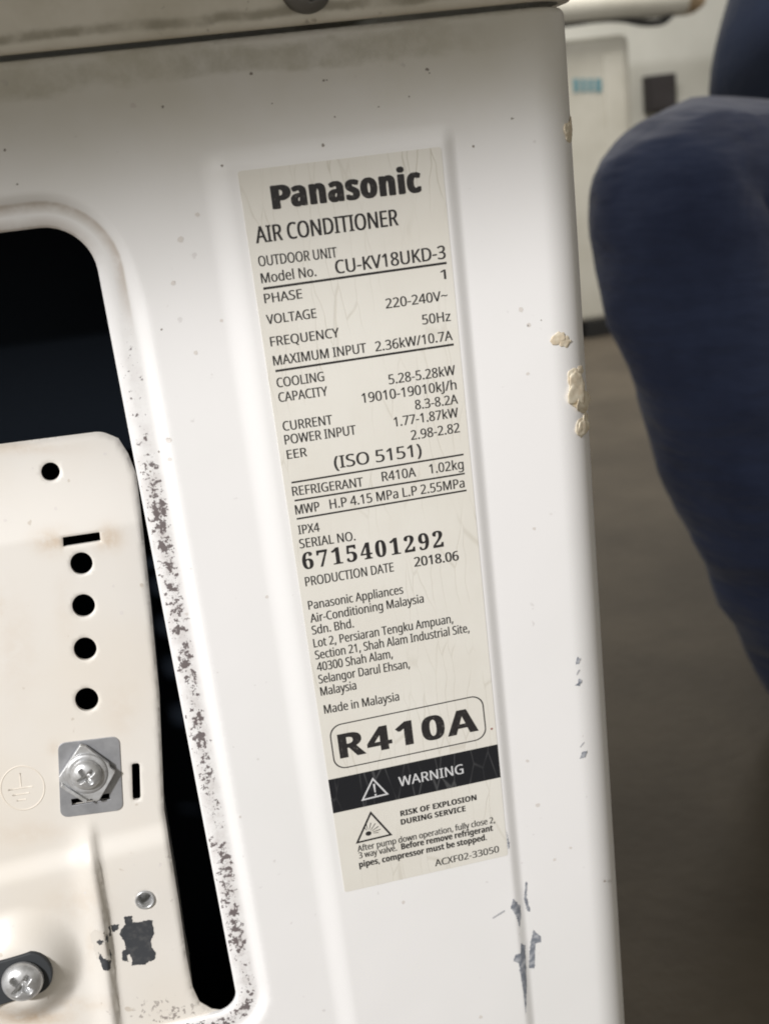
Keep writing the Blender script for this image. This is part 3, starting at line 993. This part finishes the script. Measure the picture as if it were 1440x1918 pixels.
T('1', (825, 523.3), (835.5, 522.3), 18)
T('PHASE', (496, 568.3), (566.7, 558.5), 18)
T('220-240V~', (722.7, 578), (838.3, 561.7), 18.5)
T('VOLTAGE', (500, 607.7), (593.3, 595), 18)
T('50Hz', (791, 608), (844, 600.7), 18.5)
T('FREQUENCY', (507.3, 649), (636, 631), 18)
T('MAXIMUM INPUT', (512.7, 685), (686.7, 660), 18.5)
T('2.36kW/10.7A', (703.3, 658.3), (847.7, 636.7), 18.5)
T('COOLING', (519.3, 726), (607.7, 713.3), 18)
T('CAPACITY', (522.7, 753.3), (614.3, 740.7), 18)
T('5.28-5.28kW', (728.3, 720), (852.7, 701.7), 18.5)
T('19010-19010kJ/h', (678.3, 755), (855, 729), 18.5)
T('8.3-8.2A', (777.7, 767.3), (857.7, 755.7), 18)
T('CURRENT', (530.7, 807.3), (623.3, 794.3), 18)
T('1.77-1.87kW', (738.3, 799.3), (858.3, 780.7), 18)
T('POWER INPUT', (534, 832.7), (667.3, 813.3), 18)
T('2.98-2.82', (770, 824.3), (861, 809.3), 18)
T('EER', (538.3, 860), (575.7, 854.3), 17)
T('(ISO 5151)', (626.7, 878), (790, 853.3), 23.5, smear=(-0.11, 0.11))
T('REFRIGERANT', (548.3, 929), (680.7, 910.7), 17.5)
T('R410A', (715.7, 901.7), (779.3, 892.3), 18)
T('1.02kg', (804.3, 887.3), (868.3, 877.7), 18)
T('MWP', (554, 964), (599.3, 956.7), 18)
T('H.P 4.15 MPa L.P 2.55MPa', (618.3, 953.3), (870, 912.5), 18)
T('IPX4', (559.3, 1001), (599.3, 995), 17)
T('SERIAL NO.', (561.7, 1027.3), (666, 1011.7), 17.5)
T('6715401292', (568.3, 1067), (831, 1023.5), 32, kind='s', material=M_ink, smear=(-0.12, 0.12), spacing=1.18)
T('PRODUCTION DATE', (572.7, 1098.3), (737.7, 1070), 17.5)
T('2018.06', (776, 1061.7), (859.3, 1049), 18, smear=(-0.13, 0.13))
T('Panasonic Appliances', (578.2, 1142), (755.4, 1111.5), 16.5)
T('Air-Conditioning Malaysia', (581.9, 1166.5), (793.6, 1128.3), 16.5)
T('Sdn. Bhd.', (585, 1188.8), (663, 1174.8), 16.5)
T('Lot 2, Persiaran Tengku Ampuan,', (588, 1213), (848.6, 1166), 16.5)
T('Section 21, Shah Alam Industrial Site,', (591, 1235.3), (879, 1183.5), 16.5)
T('40300 Shah Alam,', (594.4, 1257.6), (735.6, 1231.8), 16.5)
T('Selangor Darul Ehsan,', (597.4, 1280.5), (767.6, 1250.5), 16.5)
T('Malaysia', (601.1, 1303.4), (667.7, 1290.9), 16.5)
T('Made in Malaysia', (607.8, 1337), (747.8, 1311.7), 16.5)
T('R410A', (637.2, 1421), (896, 1368.2), 46, kind='b', material=M_ink, smear=((-0.34, 0), (0.34, 0)), spacing=1.08)
T('WARNING', (747.4, 1473), (868, 1448), 18, material=M_white_ink, lift=0.14)
T('RISK OF EXPLOSION', (750.2, 1529), (892.3, 1498), 10.5, kind='b', material=M_ink)
T('DURING SERVICE', (751, 1545), (871.8, 1519), 10.5, kind='b', material=M_ink)
T('After pump down operation, fully close 2,', (670, 1595.3), (926.8, 1540.5), 11.5)
T('3 way valve.', (672.6, 1608), (743.5, 1593), 11.5)
T('Before remove refrigerant', (751.7, 1591.3), (922.8, 1555.6), 11.5, kind='b', material=M_ink)
T('pipes, compressor must be stopped.', (673, 1625), (911.5, 1573), 11.5, kind='b', material=M_ink)
T('ACXF02-33050', (814.7, 1622.8), (934.4, 1595.8), 12.5)
def sheet(name, poly, material, lift, hole=None):
    hl = [hole] if hole else []
    V, F = cdt_sheet(poly, hl, np.zeros((0, 2)), 0.0)
    vs = [B(a, b, -lift) for a, b in V]
    o = from_data(name, vs, [tuple(int(i) for i in f) for f in F], material, LABEL, smooth=False)
    return o
for (a, b), wd in [(((493.3, 540.7), (836, 492.3)), 0.75), (((516, 695), (849.3, 645)), 0.72), (((546, 904), (867.7, 851)), 0.6), (((551.7, 937.7), (870, 886.7)), 0.6), (((555.7, 972), (873.3, 918.3)), 0.6)]:
    (x0, y0), (x1, y1) = P(*a), P(*b)
    sheet('printed_rule', [(x0, y0 - wd / 2), (x1, y1 - wd / 2), (x1, y1 + wd / 2), (x0, y0 + wd / 2)], M_ink, 0.06)
bc = [P(*q_) for q_ in [(614.5, 1460.8), (929.9, 1394.2), (936, 1456), (624.3, 1523.5)]]
bc[0] = (0.02, bc[0][1]); bc[3] = (0.02, bc[3][1]); bc[1] = (W - 0.02, bc[1][1]); bc[2] = (W - 0.02, bc[2][1])
o = sheet('warning_band', bc, M_band, 0.06)
def inset(poly, k):
    c_ = Vector(np.mean(poly, axis=0))
    out = []
    n = len(poly)
    for i in range(n):
        a, b, c = Vector(poly[i - 1]), Vector(poly[i]), Vector(poly[(i + 1) % n])
        u, w = (a - b).normalized(), (c - b).normalized()
        bis = (u + w)
        if bis.length < 1e-5:
            bis = Vector((-u.y, u.x))
            if bis.dot(c_ - b) < 0: bis = -bis
            out.append(tuple(b + bis * k)); continue
        out.append(tuple(b + bis.normalized() * (k / max(0.2, math.sin(u.angle(w) / 2)))))
    return out
box = [P(*q_) for q_ in [(615, 1360), (903, 1300), (912, 1383), (627, 1443)]]
boxo = fillet(box, [4.6] * 4, 8)
boxi = fillet(inset(box, 0.45), [4.3] * 4, 8)
sheet('printed_frame', boxo, M_ink2, 0.06, boxi)
tri = [P(*q_) for q_ in [(697.6, 1456), (728, 1487.5), (676.5, 1500)]]
sheet('warning_triangle', tri, M_white_ink, 0.13, inset(tri, 0.62))
c0, c1 = P(700, 1468), P(702.5, 1484)
sheet('warning_triangle', [(c0[0] - .42, c0[1]), (c0[0] + .42, c0[1]), (c1[0] + .2, c1[1]), (c1[0] - .2, c1[1])], M_white_ink, 0.13)
c2 = P(703.2, 1488.5)
sheet('warning_triangle', [(c2[0] + .42 * math.cos(k * .7854), c2[1] + .42 * math.sin(k * .7854)) for k in range(8)], M_white_ink, 0.13)
tri = [P(*q_) for q_ in [(693.7, 1519), (735, 1564), (666, 1580.5)]]
sheet('explosion_triangle', tri, M_ink, 0.06, inset(tri, 0.75))
c3 = P(690, 1561)
sheet('explosion_triangle', [(c3[0] + 1.15 * math.cos(k * .524), c3[1] + 1.0 * math.sin(k * .524)) for k in range(12)], M_ink, 0.07)
for ang, r0, r1 in [(-95, 1.6, 5.2), (-72, 1.7, 4.6), (-50, 1.6, 4.8), (-28, 1.8, 4.6), (-8, 1.7, 4.8), (8, 1.7, 3.8), (-112, 1.6, 3.2)]:
    a = math.radians(ang); u = Vector((math.cos(a), math.sin(a))); w = Vector((-u.y, u.x)) * 0.16
    p0, p1 = Vector(c3) + u * r0, Vector(c3) + u * r1
    sheet('explosion_triangle', [tuple(p0 - w * .5), tuple(p1 - w), tuple(p1 + w), tuple(p0 + w * .5)], M_ink2, 0.065)
c4 = P(920.4, 1365)
sheet('printed_dot', [(c4[0] + .5 * math.cos(k * .7854), c4[1] + .45 * math.sin(k * .7854)) for k in range(8)], M_red_ink, 0.06)

# ------------------------------------------------------------------ background things
M_white2 = mat('aged_white_casing', (0.66, 0.64, 0.56), 0.5)
nt = NT(M_white2)
nt.color(nt.mix(nt.ramp(nt.noise(6.0, 4, 0.6), 0.3, 0.7), (0.58, 0.56, 0.49), (0.50, 0.48, 0.41)))
M_teal = mat('teal_print', (0.13, 0.27, 0.31), 0.5)
M_rubber = mat('black_cable_sheath', (0.012, 0.012, 0.012), 0.5)
M_tan = mat('tan_tape', (0.45, 0.33, 0.20), 0.7)
M_boxg = mat('dull_grey_box', (0.40, 0.39, 0.34), 0.6)
nt = NT(M_boxg)
nt.color(nt.mix(nt.ramp(nt.noise(7.0, 4, 0.6), 0.3, 0.7), (0.55, 0.53, 0.46), (0.46, 0.44, 0.38)))
DB = 2850.0
def W3(px, py, d): 
    x, y = P(px, py, d)
    return B(x, y, d)
a = W3(1178, 62, DB); b = W3(1178, 612, DB)
U2 = empty('outdoor_unit', Vector((a.x - 0.5, DB / 1000 + 0.18, 0)))
tag(U2, 'pale white outdoor unit with a small teal mark, blurred in the background', 'air conditioner')
ztop, zbot = a.z, max(0.05, b.z + 0.012)
bevel_box('casing', (a.x - 1.0, DB / 1000, zbot), (a.x, DB / 1000 + 0.36, ztop), M_white2, U2, bev=0.02, seg=4)
bevel_box('corner_panel', (a.x - 0.085, DB / 1000 - 0.008, zbot + 0.015), (a.x - 0.02, DB / 1000 + 0.1, ztop - 0.05), M_white2, U2, bev=0.006)
for k, (p0, p1) in enumerate([(1072, 1084), (1087, 1097), (1100, 1110), (1113, 1126)]):
    q0, q1 = W3(p0, 148, DB), W3(p1, 172, DB)
    bevel_box('printed_mark', (q0.x, DB / 1000 - 0.003, min(q0.z, q1.z)), (q1.x, DB / 1000 - 0.0003, max(q0.z, q1.z)), M_teal, U2, bev=0)
for fx in (-0.95, -0.18):
    bevel_box('foot', (a.x + fx, DB / 1000 + 0.0, 0.0), (a.x + fx + 0.13, DB / 1000 + 0.32, zbot), M_rubber, U2, bev=0.003)
# insulated pipe and cable in front of the unit's top
pp = [W3(px_, py_, DB - 30) for px_, py_ in [(700, 62), (900, 32), (1060, 12), (1180, 2), (1250, -4), (1284, -8)]]
ob = empty('insulated_pipe', Vector((pp[3].x, pp[3].y, pp[3].z)))
tag(ob, 'white wrapped pipe with a tan end running above the background unit', 'pipe')
def dense(pts, n=6):
    out = []
    for i in range(len(pts) - 1):
        p0 = pts[max(0, i - 1)]; p1 = pts[i]; p2 = pts[i + 1]; p3 = pts[min(len(pts) - 1, i + 2)]
        for k in range(n):
            t = k / n
            out.append(0.5 * ((2 * p1) + (p2 - p0) * t + (2 * p0 - 5 * p1 + 4 * p2 - p3) * t * t + (3 * p1 - p0 - 3 * p2 + p3) * t ** 3))
    out.append(pts[-1])
    return out
tube('pipe_sleeve', dense(pp), 0.050, M_white2, ob, seg=24)
dirn = (pp[-1] - pp[-2]).normalized()
tube('tape_end', [pp[-1] - dirn * 0.01, pp[-1] + dirn * 0.02, pp[-1] + dirn * 0.045], lambda t: 0.052 - 0.018 * t * t, M_tan, ob, seg=24)
cp = [W3(px_, py_, DB - 45) for px_, py_ in [(760, 84), (950, 56), (1062, 44), (1120, 36), (1165, 36), (1205, 43), (1240, 40), (1258, 24), (1272, 2), (1290, -40), (1320, -90)]]
o = tube('cable', dense(cp), 0.0095, M_rubber, None, seg=12)
tag(o, 'thin black cable sagging below the white pipe in the background', 'cable')
# dark box on the wall
q0, q1 = W3(1212, 142, 3700), W3(1268, 206, 3700)
WB = empty('wall_box', Vector(((q0.x + q1.x) / 2, WALL_Y, q1.z)))
tag(WB, 'small dark square box on the grey wall above the knee', 'box')
bevel_box('housing', (q0.x, WALL_Y - 0.05, q1.z), (q1.x, WALL_Y, q0.z), mat('dark_plastic', (0.03, 0.026, 0.028), 0.6), WB, bev=0.005)
bevel_box('cover', (q0.x + 0.008, WALL_Y - 0.056, q1.z + 0.008), (q1.x - 0.008, WALL_Y - 0.05, q0.z - 0.008), mat('dark_cover', (0.04, 0.035, 0.037), 0.5), WB, bev=0.002)

# ------------------------------------------------------------------ person squatting beside the unit
M_navy = mat('navy_trouser_cloth', (0.030, 0.034, 0.060), 0.85)
nt = NT(M_navy)
nt.color(nt.mix(nt.ramp(nt.noise(14.0, 4, 0.6), 0.3, 0.75), (0.050, 0.074, 0.175), (0.030, 0.046, 0.120)))
nt.b.inputs['Sheen Weight'].default_value = 0.25
nt.bump(nt.math('ADD', nt.noise(13.0, 3, 0.5, stretch=(0.6, 0.6, 2.0)), nt.math('MULTIPLY', nt.noise(900.0, 2), 0.012)), 0.03, 0.6)
M_shirt = mat('dark_navy_shirt', (0.011, 0.019, 0.045), 0.85)
nt = NT(M_shirt)
nt.bump(nt.noise(14.0, 3), 0.02, 0.4)
M_skin = mat('skin', (0.42, 0.26, 0.18), 0.5)
M_hair = mat('dark_hair', (0.015, 0.012, 0.010), 0.6)
M_shoe = mat('black_shoe', (0.015, 0.015, 0.016), 0.5)
def skin(name, verts, edges, material, parent, sub=2):
    me = bpy.data.meshes.new(name)
    me.from_pydata([tuple(v[0]) for v in verts], edges, [])
    o = bpy.data.objects.new(name, me)
    link(o, parent)
    md = o.modifiers.new('skin', 'SKIN')
    md.use_smooth_shade = True
    lay = me.skin_vertices[0].data
    for i, v in enumerate(verts):
        r = v[1]
        lay[i].radius = r if isinstance(r, tuple) else (r, r)
    lay[0].use_root = True
    s = o.modifiers.new('sub', 'SUBSURF'); s.levels = sub; s.render_levels = sub
    me.materials.append(material)
    return o
K = W3(1224, 342, 545)              # knee that is in view
PEL = W3(1560, 335, 930)
HIP = PEL + Vector((-0.03, -0.10, -0.02))
SHIN = [W3(1300, 545, 560), W3(1358, 745, 575), W3(1455, 1000, 590)]
ANK = W3(1590, 1345, 605)
HIP2 = PEL + Vector((0.15, -0.06, -0.02))
K2 = HIP2 + Vector((0.20, -0.36, 0.05))
ANK2 = Vector((K2.x + 0.04, K2.y + 0.16, 0.115))
CHEST = W3(1810, -330, 900)
NECK = CHEST + Vector((-0.01, -0.06, 0.17))
HEAD = NECK + Vector((-0.02, -0.07, 0.14))
SH1 = CHEST + Vector((-0.16, -0.01, 0.10)); SH2 = CHEST + Vector((0.17, -0.01, 0.10))
EL1 = SH1 + Vector((0.06, -0.20, -0.20)); WR1 = EL1 + Vector((0.16, -0.17, -0.02))
EL2 = SH2 + Vector((0.06, -0.14, -0.24)); WR2 = EL2 + Vector((-0.06, -0.22, -0.02))
PERS = empty('person', Vector((PEL.x, PEL.y, 0)))
tag(PERS, 'person in navy trousers and dark top squatting beside the unit, one knee raised', 'person')
def mid(a, b, t): return a + (b - a) * t
# body: one continuous surface, with fingers
bvv = [(PEL, 0.11), (mid(PEL, CHEST, .5), 0.105), (CHEST, 0.115), (NECK, 0.05), (HEAD, (0.075, 0.09)), (HEAD + Vector((-.01, -.02, .09)), (0.06, 0.07)),
       (HIP, 0.075), (mid(HIP, K, .5), 0.062), (K, 0.048), (SHIN[1], 0.047), (ANK, 0.03), (ANK + Vector((.02, .12, -.06)), 0.03),
       (HIP2, 0.075), (mid(HIP2, K2, .5), 0.062), (K2, 0.048), (mid(K2, ANK2, .35), 0.047), (ANK2, 0.03), (ANK2 + Vector((-.02, -.14, -.07)), 0.03),
       (SH1, 0.05), (EL1, 0.037), (WR1, 0.024), (SH2, 0.05), (EL2, 0.037), (WR2, 0.024)]
bee = [(0, 1), (1, 2), (2, 3), (3, 4), (4, 5), (0, 6), (6, 7), (7, 8), (8, 9), (9, 10), (10, 11), (0, 12), (12, 13), (13, 14), (14, 15), (15, 16), (16, 17), (2, 18), (18, 19), (19, 20), (2, 21), (21, 22), (22, 23)]
for wi, wr, el in ((20, WR1, EL1), (23, WR2, EL2)):
    dr = (wr - el).normalized(); sd = dr.cross(Vector((0, 0, 1))).normalized()
    palm = wr + dr * 0.06
    bvv.append((palm, (0.034, 0.016))); pi_ = len(bvv) - 1; bee.append((wi, pi_))
    for k, L in enumerate((0.07, 0.08, 0.075, 0.06)):
        f0 = palm + sd * (k - 1.5) * 0.021 + dr * 0.035
        f1 = f0 + dr * L * .55 + Vector((0, 0, -.012)); f2 = f1 + dr * L * .4 + Vector((0, 0, -.03))
        i0 = len(bvv)
        bvv += [(f0, 0.009), (f1, 0.0085), (f2, 0.007)]
        bee += [(pi_, i0), (i0, i0 + 1), (i0 + 1, i0 + 2)]
    t0 = wr + sd * -0.03 + dr * 0.03; t1 = t0 + sd * -0.02 + dr * 0.04
    i0 = len(bvv); bvv += [(t0, 0.011), (t1, 0.009)]; bee += [(wi, i0), (i0, i0 + 1)]
BODY = skin('body', bvv, bee, M_skin, PERS, 2)
tv = [(PEL + Vector((.04, .02, .0)), 0.115), (HIP, 0.110), (mid(HIP, K, .5), 0.098), (mid(HIP, K, .8), 0.086), (K, 0.077), (SHIN[0], 0.083), (SHIN[1], 0.090), (SHIN[2], 0.086), (mid(SHIN[2], ANK, .92), 0.068),
      (HIP2, 0.105), (mid(HIP2, K2, .5), 0.090), (K2, 0.071), (mid(K2, ANK2, .4), 0.072), (mid(K2, ANK2, .95), 0.060)]
skin('trousers', tv, [(0, 1), (1, 2), (2, 3), (3, 4), (4, 5), (5, 6), (6, 7), (7, 8), (0, 9), (9, 10), (10, 11), (11, 12), (12, 13)], M_navy, PERS, 3)
tr = bpy.data.objects['trousers']
tx = bpy.data.textures.new('cloth_folds', 'CLOUDS'); tx.noise_scale = 0.075; tx.noise_depth = 1
dm = tr.modifiers.new('folds', 'DISPLACE'); dm.texture = tx; dm.texture_coords = 'LOCAL'; dm.strength = 0.022; dm.mid_level = 0.5
sv = [(PEL + Vector((-.05, .0, -.03)), 0.178), (mid(PEL, CHEST, .48) + Vector((-.025, 0, 0)), 0.176), (CHEST, 0.160), (mid(CHEST, NECK, .75), 0.07), (SH1, 0.068), (mid(SH1, EL1, .7), 0.058), (SH2, 0.068), (mid(SH2, EL2, .7), 0.058)]
skin('shirt', sv, [(0, 1), (1, 2), (2, 3), (2, 4), (4, 5), (2, 6), (6, 7)], M_shirt, PERS, 3)
hv = [(HEAD + Vector((0, .025, .06)), (0.078, 0.085)), (HEAD + Vector((-.005, .0, .11)), (0.07, 0.08)), (HEAD + Vector((0, .05, .0)), 0.06)]
skin('hair', hv, [(0, 1), (0, 2)], M_hair, PERS, 2)
for an, tip in ((ANK, Vector((.03, .15, 0))), (ANK2, Vector((-.02, -.15, 0)))):
    h0 = Vector((an.x, an.y, 0.05)) - tip * 0.25
    skin('shoe', [(Vector((an.x, an.y, 0.075)), 0.045), (h0, 0.042), (h0 + tip * .7, (0.045, 0.042)), (h0 + tip * 1.35, (0.046, 0.036)), (h0 + tip * 1.75, (0.03, 0.024))],
         [(0, 1), (0, 2), (2, 3), (3, 4)], M_shoe, PERS, 2)
